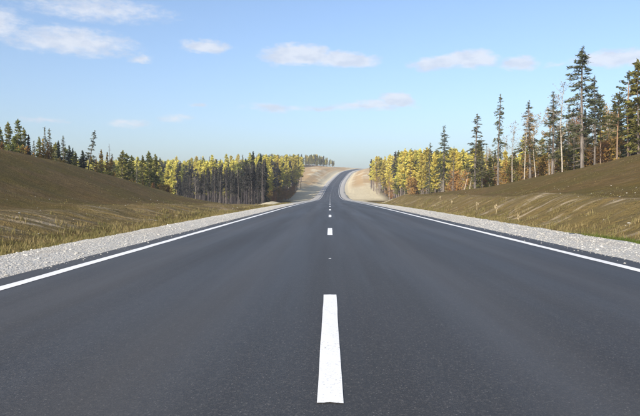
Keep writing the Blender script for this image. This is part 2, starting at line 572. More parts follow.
def strip(name, cols, D, mat, wob=None, smooth=True):
    """cols: list of (u, dz); follows the road"""
    n, k = len(D), len(cols)
    V = np.zeros((n, k, 3))
    tang = np.gradient(xc(D), D)
    for j, (u, dz) in enumerate(cols):
        uu = np.full(n, u)
        if wob and wob[j]:
            uu = uu + wob[j] * fbm(D / .8, np.full(n, j * 7.7 + u), 51, 3)
        V[:, j, 0] = xc(D) + uu / np.sqrt(1 + tang ** 2)
        V[:, j, 1] = D - uu * tang / np.sqrt(1 + tang ** 2)
        V[:, j, 2] = zr(D) + dz
    return mesh_np(name, V.reshape(-1, 3), grid_faces(n, k), [mat], smooth=smooth)


ROAD_TOP = 0.04
road = obj('road', strip('road', [(AL - .05, -.06), (AL, ROAD_TOP - .012), (AL + .06, ROAD_TOP), (-2, ROAD_TOP), (0, ROAD_TOP), (2, ROAD_TOP),
                                  (AR - .06, ROAD_TOP), (AR, ROAD_TOP - .012), (AR + .05, -.06)], Dr, M_ASPHALT,
                         [.09, .09, .05, 0, 0, 0, .05, .09, .09]),
           kind='structure', label='two lane dark asphalt road running straight to the far hill')
for nm, a, b in (('gravel_shoulder', GL, AL + .2), ('gravel_shoulder', GR, AR - .2)):
    s = np.sign(a)
    cols = [(a + s * .75, -.36), (a + s * .25, -.13), (a, -.05), (a - s * .6, -.005), (a - s * 1.2, .0), (b, .0)]
    wb = [.5, .5, .35, 0, 0, 0]
    if s > 0:
        cols = cols[::-1]; wb = wb[::-1]
    obj(nm, strip(nm, cols, Dr, M_GRAVEL, wb), kind='structure',
        label='pale crushed stone shoulder along the ' + ('left' if s < 0 else 'right') + ' road edge')

PAINT_Z = ROAD_TOP + .004
for uc_, wd in ((-3.52, .16), (4.09, .16)):
    obj('edge_line', strip('edge_line', [(uc_ - wd / 2, PAINT_Z), (uc_ + wd / 2, PAINT_Z)], Dr, M_PAINT, [.02, .02]), road)
d0, k = 2.86, 0
while d0 < 700:
    L = 3.12
    D = np.linspace(d0, d0 + L, 24 if k < 4 else 6)
    rag = .005
    me = strip('centre_dash', [(-.064, PAINT_Z), (-.03, PAINT_Z), (.0, PAINT_Z), (.03, PAINT_Z), (.064, PAINT_Z)], D, M_PAINT, [rag, 0, 0, 0, rag])
    if k < 3:                      # ragged ends
        for v in list(me.vertices):
            if abs(v.co.y - d0) < 1e-4 or abs(v.co.y - d0 - L) < 1e-4:
                v.co.y += random.Random(int(v.co.x * 1e4) + k).uniform(-.008, .008)
    obj('centre_dash', me, road)
    d0 += 12.1
    k += 1
# a stray drip of paint between the first two dashes
ang = np.linspace(0, 2 * np.pi, 11)[:-1]
rr = np.array([1, .8, 1.1, .7, 1, .9, 1.2, .75, 1, .85])
pv = np.stack([np.cos(ang) * rr * .024, 9.4 + np.sin(ang) * rr * .05, np.full(10, PAINT_Z)], 1)
obj('paint_spot', mesh_np('paint_spot', pv, np.arange(10)[None, :], [M_PAINT]), road)

# ------------------------------------------------------------------ loose stones on the shoulders
def ico():
    p = (1 + 5 ** .5) / 2
    v = np.array([(-1, p, 0), (1, p, 0), (-1, -p, 0), (1, -p, 0), (0, -1, p), (0, 1, p), (0, -1, -p), (0, 1, -p), (p, 0, -1), (p, 0, 1), (-p, 0, -1), (-p, 0, 1)], float)
    f = np.array([(0, 11, 5), (0, 5, 1), (0, 1, 7), (0, 7, 10), (0, 10, 11), (1, 5, 9), (5, 11, 4), (11, 10, 2), (10, 7, 6), (7, 1, 8),
                  (3, 9, 4), (3, 4, 2), (3, 2, 6), (3, 6, 8), (3, 8, 9), (4, 9, 5), (2, 4, 11), (6, 2, 10), (8, 6, 7), (9, 8, 1)])
    return v / np.linalg.norm(v[0]), f


def stones(name, n, ufun, D, sizes, seed, label, zfun):
    g = np.random.default_rng(seed)
    iv, fc = ico()
    u = ufun(g, n)
    z = zfun(u, D)
    sc = sizes(g, n)
    J = iv[None] * (1 + g.uniform(-.32, .32, (n, 12, 1)))
    J = J * np.stack([g.uniform(.8, 1.35, n), g.uniform(.7, 1.1, n), g.uniform(.32, .55, n)], 1)[:, None, :] * sc[:, None, None]
    a = g.uniform(0, 6.28, n)
    ca, sa = np.cos(a)[:, None], np.sin(a)[:, None]
    x = J[..., 0] * ca - J[..., 1] * sa
    y = J[..., 0] * sa + J[..., 1] * ca
    V = np.stack([x + (xc(D) + u)[:, None], y + D[:, None], J[..., 2] + (z + sc * .2)[:, None]], -1)
    Fc = (fc[None] + (np.arange(n) * 12)[:, None, None]).reshape(-1, 3)
    return obj(name, mesh_np(name, V.reshape(-1, 3), Fc, [M_STONE]), kind='stuff', label=label, category='gravel')


def shoulder_z(G, s):
    def f(u, D):
        e = (np.abs(u) - abs(G))
        return zr(D) + np.interp(e, [-1.2, -.6, 0, .25, .75, 1.3], [0, -.005, -.05, -.13, -.31, -.33])
    return f


g0 = np.random.default_rng(5)
for s, G, A in ((-1, GL, AL), (1, GR, AR)):
    n = 42000
    Dst = 2 + 72 * g0.uniform(0, 1, n) ** 1.35
    stones('loose_gravel', n, lambda g, n, s=s, G=G, A=A: s * (abs(A) + .05 + (abs(G) + .75 - abs(A)) * g.beta(1.1, .9, n)), Dst,
           lambda g, n: np.clip(.005 + .0048 * g.exponential(1, n), .005, .045), 11 + s,
           'loose pale stones on the ' + ('left' if s < 0 else 'right') + ' shoulder', shoulder_z(G, s))
for s, A in ((-1, AL), (1, AR)):                     # a few stones thrown onto the asphalt
    n = 700
    Dst = 8 + 45 * g0.uniform(0, 1, n) ** 1.4
    stones('spilled_gravel', n, lambda g, n, s=s, A=A: s * (abs(A) + .04 - np.abs(g.normal(0, .16, n))), Dst,
           lambda g, n: np.clip(.004 + .004 * g.exponential(1, n), .004, .02), 41 + s,
           'stray gravel spilled onto the ' + ('left' if s < 0 else 'right') + ' asphalt edge', lambda u, D: zr(D) + ROAD_TOP)
n = 260
Dst = g0.uniform(12, 75, n)
stones('scattered_stones', n, lambda g, n: np.where(g.uniform(0, 1, n) < .6, -1, 1) * g.uniform(7.2, 17, n), Dst,
       lambda g, n: np.clip(.015 + .014 * g.exponential(1, n), .015, .07), 31, 'small stones strewn over the lower banks of both slopes',
       lambda u, D: ground_z(u, D))

# ------------------------------------------------------------------ grass on the verges
M_GRASS, t, out = new_mat('dry_grass')
P = geo_pos(t)
rnd = t.add('ShaderNodeNewGeometry').outputs['Random Per Island']
gn = t.noise(P, .8, 3.0)
grn = get_attr(t, 'green')
c = t.mix(rnd, (.20, .15, .065, 1), (.36, .285, .14, 1))
c = t.mix(t.math('MULTIPLY', t.step(gn.outputs[0], .45, .62), .65), c, (.13, .12, .035, 1))
c = t.mix(grn, c, t.mix(rnd, (.06, .095, .018, 1), (.12, .16, .035, 1)))
d = t.add('ShaderNodeBsdfDiffuse'); tr = t.add('ShaderNodeBsdfTranslucent'); mx = t.add('ShaderNodeMixShader')
t.l.new(c, d.inputs[0]); t.l.new(c, tr.inputs[0]); mx.inputs[0].default_value = .35
t.l.new(d.outputs[0], mx.inputs[1]); t.l.new(tr.outputs[0], mx.inputs[2]); t.l.new(mx.outputs[0], out.inputs[0])


def grass(name, u, D, hgt, green, seed, label, blades=15, spread=.1, width=.008):
    g = np.random.default_rng(seed)
    n = len(u)
    U = np.repeat(u, blades) + g.normal(0, spread, n * blades)
    Dd = np.repeat(D, blades) + g.normal(0, spread, n * blades)
    H = np.repeat(hgt, blades) * g.uniform(.45, 1.15, n * blades)
    Z = ground_z(U, Dd) - .02
    X = xc(Dd) + U
    a = g.uniform(0, 6.28, n * blades)
    lean = g.uniform(.1, .75, n * blades) * H
    wv = np.stack([np.cos(a + 1.57), np.sin(a + 1.57), np.zeros_like(a)], 1) * (width * (1 + np.repeat(D, blades) / 80))[:, None]
    B = np.stack([X, Dd, Z], 1)
    lv = np.stack([np.cos(a) * lean, np.sin(a) * lean, np.zeros_like(a)], 1)
    up = np.stack([np.zeros_like(H), np.zeros_like(H), H], 1)
    V = np.stack([B - wv, B + wv, B + .35 * lv + .6 * up + wv * .7, B + .35 * lv + .6 * up - wv * .7, B + lv + up], 1)
    i = np.arange(n * blades) * 5
    q = np.stack([i, i + 1, i + 2, i + 3], 1)
    tri = np.stack([i + 3, i + 2, i + 4], 1)
    me = mesh_np(name, V.reshape(-1, 3), [q, tri], [M_GRASS])
    attr(me, 'green', np.repeat(np.repeat(green, blades), 5))
    return obj(name, me, kind='stuff', label=label, category='grass')


g = np.random.default_rng(77)
for s, G, side in ((-1, GL, 'left'), (1, GR, 'right')):
    n = 3600
    D = 11 + 105 * g.uniform(0, 1, n) ** 1.35
    u = s * (abs(G) + .5 + np.abs(g.normal(0, 1.5, n)))
    keep = fbm(u * .5, D * .25, 5 + s, 3) > -.22
    u, D = u[keep], D[keep]
    green = np.clip(g.normal(.12, .12, len(u)), 0, .5)
    if s > 0:
        green = np.maximum(green, np.clip(1.2 - ((D - 15.5) / 4.0) ** 2, 0, .9) * (np.abs(u - 8.0) < 1.0))
    grass('verge_grass', u, D, g.uniform(.06, .24, len(u)), green, 80 + s, 'straw coloured dry grass edging the ' + side + ' gravel shoulder')
    n = 5200
    D = 12 + 90 * g.uniform(0, 1, n) ** 1.2
    u = s * (9 + 21 * g.uniform(0, 1, n) ** 1.8)
    keep = fbm(u * .22, D * .22, 15 + s, 3) > -.05
    u, D = u[keep], D[keep]
    grass('slope_grass', u, D, g.uniform(.03, .10, len(u)), np.clip(g.normal(.25, .15, len(u)), 0, .7), 90 + s,
          'short sparse tufts over the ' + side + ' cut slope', 7, .12, .006)
n = 700
u = g.normal(8.15, .33, n); D = 13.5 + 6.5 * g.uniform(0, 1, n) ** 1.3
grass('green_grass', u, D, g.uniform(.08, .2, n), np.full(n, .92), 99, 'fresh green grass patch beside the right gravel shoulder', 9, .08)

# ------------------------------------------------------------------ trees
def tube(pts, rad, sides=6):
    pts = np.asarray(pts, float)
    n = len(pts)
    tg = np.gradient(pts, axis=0)
    tg /= np.linalg.norm(tg, axis=1)[:, None] + 1e-9
    ref = np.where(np.abs(tg[:, 2:3]) > .9, np.array([[1., 0, 0]]), np.array([[0, 0, 1.]]))
    a = np.cross(tg, ref); a /= np.linalg.norm(a, axis=1)[:, None] + 1e-9
    b = np.cross(tg, a)
    th = np.linspace(0, 2 * np.pi, sides, endpoint=False)
    V = pts[:, None] + (a[:, None] * np.cos(th)[None, :, None] + b[:, None] * np.sin(th)[None, :, None]) * np.asarray(rad)[:, None, None]
    i = np.arange(n - 1)[:, None] * sides + np.arange(sides)[None]
    j = np.arange(n - 1)[:, None] * sides + (np.arange(sides)[None] + 1) % sides
    Fq = np.stack([i.ravel(), j.ravel(), j.ravel() + sides, i.ravel() + sides], 1)
    return V.reshape(-1, 3), Fq


class Crown:
    def __init__(self):
        self.v, self.f, self.m, self.n = [], [], [], 0

    def add(self, v, f, m):
        self.v.append(v); self.f.append(f + self.n); self.m.append(np.full(len(f), m)); self.n += len(v)

    def sprays(self, c, d, ln, wd, g):
        """small elongated quads at c pointing along d"""
        n = len(c)
        if n == 0:
            return
        d = d / (np.linalg.norm(d, axis=1)[:, None] + 1e-9)
        s = np.cross(d, g.normal(0, 1, (n, 3)))
        s /= np.linalg.norm(s, axis=1)[:, None] + 1e-9
        L, W = ln[:, None] * .5, wd[:, None] * .5
        V = np.stack([c - d * L - s * W * .35, c - d * L * .1 - s * W, c + d * L, c - d * L * .1 + s * W], 1).reshape(-1, 3)
        i = np.arange(n) * 4
        self.add(V, np.stack([i, i + 1, i + 2, i + 3], 1), 1)

    def mesh(self, name, bark, leaf):
        return mesh_np(name, np.concatenate(self.v), np.concatenate(self.f), [bark, leaf], np.concatenate(self.m))


PROTO = {}
H0 = 10.0                                            # every prototype is 10 m tall and scaled on placing


def proto(key, bark, leaf, seed, crown_base=.3, rmax=1.4, power=.8, whorl=.3, per=5, dens=15, drop=.12, slope=(-.35, .5), spray=(.34, .12),
          skip=.1, trunk_r=.12, bend=.15, dead=.0, round_top=False, up=0., thin_top=.02, lower_twigs=0):
    g = np.random.default_rng(seed)
    zt = np.linspace(0, 1, 12)
    ph = g.uniform(0, 6.28)
    ax = np.stack([bend * np.sin(zt * 2.6 + ph) * zt, bend * np.cos(zt * 2.1 + ph) * zt, zt * H0], 1)
    rad = trunk_r * (1 - zt) ** .8 + thin_top * .6
    rad[0] *= 1.25
    tv, tf = tube(ax, rad, 7)
    tmesh = mesh_np('trunk', tv, tf, [bark], smooth=True)
    C = Crown()
    at = lambda z: np.array([np.interp(z, ax[:, 2], ax[:, 0]), np.interp(z, ax[:, 2], ax[:, 1]), z])
    z = crown_base * H0
    gap = g.uniform(0, 6.28)
    while z < H0 * .985:
        tt = (z - crown_base * H0) / (H0 * (1 - crown_base))
        if round_top:
            shape = max(.18, math.sin(math.pi * min(1, .22 + tt * .82)) ** .7)
        else:
            shape = (1 - tt) ** power * min(1, .55 + tt * 2.2) + .035
        lop = 1 + .28 * math.sin(z * 1.9 + ph)
        for q in range(per):
            if g.uniform() < skip:
                continue
            L = rmax * shape * g.uniform(.5, 1.12) * lop
            a = g.uniform(0, 6.28)
            s0 = slope[0] + (slope[1] - slope[0]) * tt + g.normal(0, .12) + up
            k = max(3, int(L / .35) + 2)
            sv = np.linspace(0, 1, k)
            out = np.stack([np.cos(a) * sv * L, np.sin(a) * sv * L, s0 * sv * L - drop * (sv ** 2) * L + .22 * drop * sv ** 4 * L], 1)
            bp = at(z + g.uniform(-.12, .12)) + out
            bv, bf = tube(bp, .022 * (1 - sv * .8) * (.5 + L * .5), 3)
            C.add(bv, bf, 0)
            n = max(2, int(L * dens * (.7 + .6 * g.uniform())))
            if g.uniform() < dead:
                n = int(n * .15)
            s = g.uniform(.12, 1.03, n) ** .75
            c = np.stack([np.interp(s, sv, bp[:, i]) for i in range(3)], 1)
            lat = np.array([-np.sin(a), np.cos(a), 0]) * g.normal(0, .19 * L ** .6, n)[:, None] * (1.1 - s * .6)[:, None]
            c = c + lat + g.normal(0, .05, (n, 3)) + np.array([0, 0, -.05])
            dr = np.array([np.cos(a), np.sin(a), s0 * .5]) + lat * 1.6 + g.normal(0, .38, (n, 3)) + np.array([0, 0, -.12])
            C.sprays(c, dr, spray[0] * g.uniform(.6, 1.3, n), spray[1] * g.uniform(.6, 1.4, n), g)
        z += whorl * g.uniform(.7, 1.35) * (1.15 - .45 * tt)
    n = 26                                            # leader tuft
    c = at(H0 * .97) + g.normal(0, .05, (n, 3)) + np.stack([np.zeros(n), np.zeros(n), g.uniform(-.5, .32, n)], 1)
    C.sprays(c, np.array([0, 0, 1.]) + g.normal(0, .5, (n, 3)), np.full(n, spray[0] * .8), np.full(n, spray[1] * .8), g)
    for q in range(lower_twigs):                      # dead twigs below the crown
        a = g.uniform(0, 6.28); zz = g.uniform(.08, crown_base) * H0; L = g.uniform(.25, .8)
        sv = np.linspace(0, 1, 3)
        bp = at(zz) + np.stack([np.cos(a) * sv * L, np.sin(a) * sv * L, -.25 * sv * L], 1)
        bv, bf = tube(bp, .014 * (1 - sv * .6), 3)
        C.add(bv, bf, 0)
    PROTO.setdefault(key, []).append((tmesh, C.mesh('crown', bark, leaf)))


def birch(key, bark, leaf, seed, crown_base=.4, n_limb=16, leafn=26, spread=.42, leaf_s=.13, trunk_r=.075, lean=.3):
    g = np.random.default_rng(seed)
    zt = np.linspace(0, 1, 12)
    ph = g.uniform(0, 6.28)
    ax = np.stack([lean * zt ** 1.5 * np.cos(ph) * 1.6 + .12 * np.sin(zt * 6 + ph), lean * zt ** 1.5 * np.sin(ph) * 1.6 + .1 * np.cos(zt * 5), zt * H0], 1)
    ax[:, :2] -= ax[0, :2]
    tv, tf = tube(ax, trunk_r * (1 - zt) ** .7 + .008, 7)
    C = Crown()
    for q in range(n_limb):
        z = H0 * (crown_base + (.95 - crown_base) * (q + g.uniform()) / n_limb)
        p0 = np.array([np.interp(z, ax[:, 2], ax[:, 0]), np.interp(z, ax[:, 2], ax[:, 1]), z])
        a = g.uniform(0, 6.28)
        L = g.uniform(.7, 1.9) * (1 - .6 * (z / H0 - crown_base) / (1 - crown_base))
        sv = np.linspace(0, 1, 5)
        dirv = np.array([np.cos(a) * spread * 1.7, np.sin(a) * spread * 1.7, 1.0])
        bp = p0 + dirv * (sv * L)[:, None] + np.array([np.cos(a), np.sin(a), 0]) * (.25 * sv ** 2 * L)[:, None]
        bv, bf = tube(bp, .022 * (1 - sv * .8), 4)
        C.add(bv, bf, 0)
        for s2 in range(6):
            s = g.uniform(.25, 1)
            c0 = np.array([np.interp(s, sv, bp[:, i]) for i in range(3)])
            dv = g.normal(0, .55, 3) + np.array([np.cos(a) * .5, np.sin(a) * .5, .35])
            l2 = g.uniform(.25, .7)
            tw = c0 + dv * (np.linspace(0, 1, 3) * l2)[:, None]
            bv, bf = tube(tw, np.array([.009, .007, .004]), 3)
            C.add(bv, bf, 0)
            m = int(leafn * g.uniform(.3, 1.2))
            if m:
                c = c0 + dv * l2 * g.uniform(.1, 1.1, (m, 1)) + g.normal(0, .13, (m, 3))
                C.sprays(c, g.normal(0, 1, (m, 3)), leaf_s * g.uniform(.6, 1.4, m), leaf_s * .75 * g.uniform(.6, 1.3, m), g)
    m = 14
    C.sprays(ax[-1] + g.normal(0, .12, (m, 3)), g.normal(0, .5, (m, 3)) + np.array([0, 0, .8]), np.full(m, leaf_s), np.full(m, leaf_s * .5), g)
    PROTO.setdefault(key, []).append((mesh_np('trunk', tv, tf, [bark], smooth=True), C.mesh('crown', bark, leaf)))


def shrub(key, bark, leaf, seed, leafn=900, spread=.33):
    """young bushy tree, 10 m before scaling; used at 2 to 5 m"""
    g = np.random.default_rng(seed)
    zt = np.linspace(0, 1, 8)
    ax = np.stack([.25 * np.sin(zt * 4 + seed), .25 * np.cos(zt * 3 + seed), zt * H0 * .9], 1)
    ax[:, :2] -= ax[0, :2]
    tv, tf = tube(ax, .16 * (1 - zt) ** .8 + .02, 6)
    C = Crown()
    nl = 34
    for q in range(nl):
        z = H0 * (.1 + .82 * (q / nl))
        p0 = np.array([np.interp(z, ax[:, 2], ax[:, 0]), np.interp(z, ax[:, 2], ax[:, 1]), z])
        a = g.uniform(0, 6.28)
        L = H0 * spread * g.uniform(.5, 1.1) * max(.15, math.sin(math.pi * (.18 + .8 * z / H0)))
        dv = np.array([np.cos(a), np.sin(a), g.uniform(.2, 1.0)])
        sv = np.linspace(0, 1, 4)
        bp = p0 + dv * (sv * L)[:, None]
        bv, bf = tube(bp, .05 * (1 - sv * .8), 3)
        C.add(bv, bf, 0)
        m = leafn // nl
        s = g.uniform(.15, 1.05, (m, 1))
        c = p0 + dv * L * s + g.normal(0, .38, (m, 3))
        C.sprays(c, g.normal(0, 1, (m, 3)), .5 * g.uniform(.6, 1.3, m), .36 * g.uniform(.6, 1.3, m), g)
    PROTO.setdefault(key, []).append((mesh_np('trunk', tv, tf, [bark], smooth=True), C.mesh('crown', bark, leaf)))


for s in range(5):      # tall scraggly spruces of the right crest
    proto('tall_spruce', B_SPRUCE, M_SPRUCE, 100 + s, crown_base=.24 + .05 * (s % 3), rmax=1.25 + .12 * (s % 2), power=.75, whorl=.32, per=5, dens=30,
          drop=.4, slope=(-.2, .35), spray=(.30, .075), skip=.22, trunk_r=.115, dead=.08, lower_twigs=40)
for s in range(3):
    proto('big_spruce', B_SPRUCE, M_SPRUCE, 140 + s, crown_base=.36, rmax=1.55, power=.62, whorl=.30, per=5, dens=34, drop=.32, slope=(-.2, .45),
          spray=(.28, .075), skip=.16, trunk_r=.12, dead=.05, lower_twigs=30)
for s in range(4):
    proto('narrow_spruce', B_SPRUCE, M_SPRUCE, 170 + s, crown_base=.26, rmax=.78, power=.6, whorl=.30, per=5, dens=32, drop=.4, slope=(-.35, .2),
          spray=(.27, .075), skip=.25, trunk_r=.10, dead=.1, lower_twigs=40)
for s in range(4):
    proto('dark_spruce', B_SPRUCE, M_DARK, 200 + s, crown_base=.10, rmax=1.55, power=.85, whorl=.27, per=6, dens=17, drop=.25, slope=(-.3, .4), spray=(.42, .17),
          skip=.08, trunk_r=.12)
for s in range(4):
    proto('stand_spruce', B_STAND, M_STAND, 230 + s, crown_base=.45, rmax=1.05, power=.6, whorl=.27, per=6, dens=19, drop=.25, slope=(-.25, .45), spray=(.40, .16),
          skip=.15, trunk_r=.095, dead=.15, lower_twigs=150)
for s in range(6):
    proto('golden_larch', B_LARCH, M_GOLD, 260 + s, crown_base=.30 + .05 * (s % 3), rmax=1.35, power=.6, whorl=.27, per=6, dens=17, drop=.1, slope=(-.05, .55),
          spray=(.36, .24), skip=.10, trunk_r=.095, dead=.03, lower_twigs=46)
for s in range(4):
    proto('olive_larch', B_LARCH, M_OLIVE, 300 + s, crown_base=.2, rmax=1.5, power=.62, whorl=.27, per=6, dens=17, drop=.12, slope=(-.05, .5),
          spray=(.36, .18), skip=.15, trunk_r=.1, dead=.08, lower_twigs=30)
for s in range(3):
    proto('pine', B_PINE, M_PINE, 330 + s, crown_base=.5, rmax=1.75, whorl=.3, per=4, dens=34, drop=.05, slope=(.05, .6), spray=(.26, .10), skip=.12,
          trunk_r=.115, round_top=True, bend=.22, dead=.05, lower_twigs=12)
for s in range(3):
    proto('dead_spruce', B_SPRUCE, M_GREYTWIG, 350 + s, crown_base=.22, rmax=.8, whorl=.3, per=4, dens=3, drop=.35, slope=(-.3, .2), spray=(.3, .03), skip=.3,
          trunk_r=.085, lower_twigs=30)
for s in range(4):
    birch('bare_birch', B_BIRCH, M_TWIG, 400 + s, .42, 17, 3, .34, .16)
for s in range(4):
    birch('birch', B_BIRCH, M_RUST, 420 + s, .45, 17, 16, .38, .15)
for s in range(3):
    proto('rust_larch', B_LARCH, M_RUST, 370 + s, crown_base=.12, rmax=1.5, power=.75, whorl=.3, per=5, dens=15, drop=.1, slope=(.1, .7), spray=(.42, .24),
          skip=.15, trunk_r=.1, dead=.06)
for s in range(4):
    shrub('rust_shrub', B_LARCH, M_RUST, 440 + s)
for s in range(3):
    shrub('olive_shrub', B_LARCH, M_OLIVE, 450 + s)

KIND_NAME = {'tall_spruce': 'spruce_tree', 'big_spruce': 'spruce_tree', 'narrow_spruce': 'spruce_tree', 'dark_spruce': 'spruce_tree',
             'stand_spruce': 'spruce_tree', 'golden_larch': 'larch_tree', 'olive_larch': 'larch_tree', 'rust_larch': 'young_tree', 'pine': 'pine_tree',
             'dead_spruce': 'dead_tree', 'bare_birch': 'birch_tree', 'birch': 'birch_tree', 'rust_shrub': 'young_tree', 'olive_shrub': 'young_tree'}
trng = random.Random(2024)


def tree(kind, X, Y, H, label, group=None, var=None, tilt=(0, 0), rz=None, fat=1.0):
    v = PROTO[kind]
    tm, cm = v[(trng.randrange(len(v)) if var is None else var) % len(v)]
    e = bpy.data.objects.new(KIND_NAME[kind], None)
    e.empty_display_size = .3
    e.location = (X, Y, gz(X, Y) - .06)
    s = H / H0
    e.scale = (s * fat, s * fat, s)
    e.rotation_euler = (R(tilt[0]), R(tilt[1]), trng.uniform(0, 6.28) if rz is None else rz)
    COL.objects.link(e)
    e['label'] = label
    e['category'] = 'shrub' if 'shrub' in kind else 'tree'
    if group:
        e['group'] = group
    obj('trunk', tm, e)
    obj('crown', cm, e)
    return e


def at_px(px, D):
    d = pixel_dir(px, 195)
    return d.x / d.y * D, D


def top_z(py, D):
    d = pixel_dir(330, py)
    return CAM_H + d.z / d.y * D


def tree_px(kind, px, top, D, label, group=None, lo=2.0, hi=24.0, **kw):
    X, Y = at_px(px, D)
    H = min(hi, max(lo, top_z(top, math.hypot(X, Y) * math.cos(math.atan2(X, Y))) - gz(X, Y)))
    return tree(kind, X, Y, H, label, group, **kw)


# ---- right crest: the trees one can tell apart
tree_px('big_spruce', 582, 47, 79, 'tallest spruce on the right crest, with wide tiered crown', var=0, rz=.3, fat=1.2)
tree_px('big_spruce', 594, 76, 81, 'spruce close beside the tallest spruce, its crown lower and lopsided', var=1, fat=.8)
tree_px('tall_spruce', 552, 92, 86, 'broad dark spruce next left of the tallest spruce on the crest', var=1, fat=1.35)
tree_px('tall_spruce', 530, 101, 93, 'spruce with bluish drooping tiers between two pale birches on the crest', var=0, fat=1.35)
tree_px('narrow_spruce', 498, 94, 101, 'very slender spruce with thin column crown on the right slope', var=0, fat=1.15)
tree_px('tall_spruce', 475, 114, 111, 'brownish ragged spruce beside the two leaning bare poles', var=3, fat=1.35)
tree_px('tall_spruce', 443, 126, 128, 'lone spruce with star-shaped top rising over golden larches right of road', var=4, fat=1.35)
tree_px('narrow_spruce', 429, 143, 150, 'small needle-thin spruce in front of the golden larches', var=2)
tree_px('pine', 628, 71, 73, 'pine with bare orange trunk beside the yellowish pine on the crest', var=0)
tree_px('olive_larch', 638, 60, 71, 'yellow-green tall larch at the top of the right slope', var=1)
tree_px('pine', 617, 92, 77, 'shorter dark pine just left of the bare-trunked pine on the crest', var=1)
tree_px('tall_spruce', 568, 104, 92, 'green spruce half hidden behind the tallest spruce', var=2)
tree_px('pine', 600, 95, 84, 'thin leaning pine right of the tallest spruce', var=2, fat=.7)
tree_px('bare_birch', 562, 84, 82, 'tall leafless birch with pale trunk left of the tallest spruce', var=0)
tree_px('bare_birch', 524, 112, 91, 'leafless birch with white straight trunk on the crest, left of the bluish spruce', var=1)
tree_px('bare_birch', 512, 122, 101, 'leafless twiggy birch right of the slender spruce', var=2)
tree_px('birch', 536, 116, 92, 'birch with leaning pale trunk right of the bluish spruce', var=0)
tree_px('birch', 549, 110, 87, 'thin white birch trunk beside the broad dark spruce', var=1)
tree_px('dead_spruce', 453, 146, 128, 'grey dead spruce behind the two leaning poles', var=0)
tree_px('dead_spruce', 482, 138, 114, 'short grey dead spruce right of the ragged brown spruce', var=1)

# two leaning bare poles at the foot of the right crest
B_POLE = bark_mat('weathered_pole', (.30, .25, .19), (.46, .41, .34))
for px, D, L, tl, lab in ((461.5, 118, 6.2, 15, 'longer pale bare pole leaning at the foot of the right crest'),
                          (467, 117, 5.3, 13, 'shorter pale bare pole leaning beside the longer one')):
    X, Y = at_px(px, D)
    zt = np.linspace(0, 1, 7)
    pv, pf = tube(np.stack([.06 * np.sin(zt * 5), .04 * np.cos(zt * 4), zt * L], 1), .075 * (1 - zt * .6), 6)
    for q in range(5):
        zz = L * (.35 + .12 * q)
        sv = np.linspace(0, 1, 3)
        bv, bf = tube(np.array([0, 0, zz]) + np.stack([np.cos(q * 2.4) * sv * .3, np.sin(q * 2.4) * sv * .3, sv * .12], 1), .014 * (1 - sv * .5), 4)
        pf = np.concatenate([pf, bf + len(pv)]); pv = np.concatenate([pv, bv])
    o = obj('leaning_pole', mesh_np('leaning_pole', pv, pf, [B_POLE], smooth=True), label=lab, category='dead tree')
    o.location = (X, Y, gz(X, Y) - .1)
    o.rotation_euler = (0, R(tl), 0)

# ---- right crest: filling between and behind
GRP = 'mixed trees on the right crest'
for k in range(46):
    px = 470 + 190 * trng.random()
    D = ip(px, [(430, 135), (480, 116), (530, 100), (580, 88), (640, 80), (700, 72)]) + trng.uniform(0, 26)
    tp = ip(px, [(470, 150), (500, 146), (540, 136), (580, 118), (640, 104)]) + trng.uniform(-9, 20)
    kd = trng.choice(['birch', 'birch', 'bare_birch', 'dead_spruce', 'tall_spruce', 'dark_spruce', 'olive_larch'])
    lab = {'birch': 'thin brown-leaved birch standing among the right crest spruces', 'bare_birch': 'thin leafless birch among the right crest spruces',
           'dead_spruce': 'thin grey dead tree among the right crest spruces', 'tall_spruce': 'mid-height green spruce behind the right crest front row',
           'dark_spruce': 'low dark spruce behind the right crest front row', 'olive_larch': 'olive larch behind the right crest front row'}[kd]
    tree_px(kd, px, tp, float(D), lab, GRP, lo=3)
for k in range(110):
    px = 466 + 200 * trng.random() ** .9
    D = ip(px, [(430, 135), (480, 117), (530, 101), (580, 89), (640, 80), (700, 74)]) + trng.uniform(0, 16)
    tp = ip(px, [(470, 166), (500, 160), (540, 150), (580, 142), (610, 128), (640, 122)]) + trng.uniform(-14, 16)
    kd = trng.choice(['rust_shrub', 'rust_shrub', 'rust_shrub', 'olive_shrub'])
    tree_px(kd, px, tp, float(D), 'rusty-brown young tree in the right crest undergrowth' if kd == 'rust_shrub' else 'olive young tree in the right crest undergrowth',
            'undergrowth of the right crest', lo=1.5, hi=6.5)
for k in range(44):                                  # depth behind, and on past the frame
    px = 470 + 330 * trng.random()
    D = trng.uniform(112, 165) * (1 if px < 560 else .85)
    tp = ip(px, [(470, 152), (540, 140), (640, 118), (800, 100)]) + trng.uniform(-6, 16)
    kd = trng.choice(['dark_spruce', 'stand_spruce', 'golden_larch', 'olive_larch', 'stand_spruce'])
    tree_px(kd, px, tp, D, {'dark_spruce': 'dark spruce deep in the wood behind the right crest', 'stand_spruce': 'bare-trunked spruce deep in the wood behind the right crest',
                            'golden_larch': 'golden larch glimpsed through the right crest trees', 'olive_larch': 'olive larch deep in the wood behind the right crest'}[kd],
            'wood behind the right crest', lo=4)

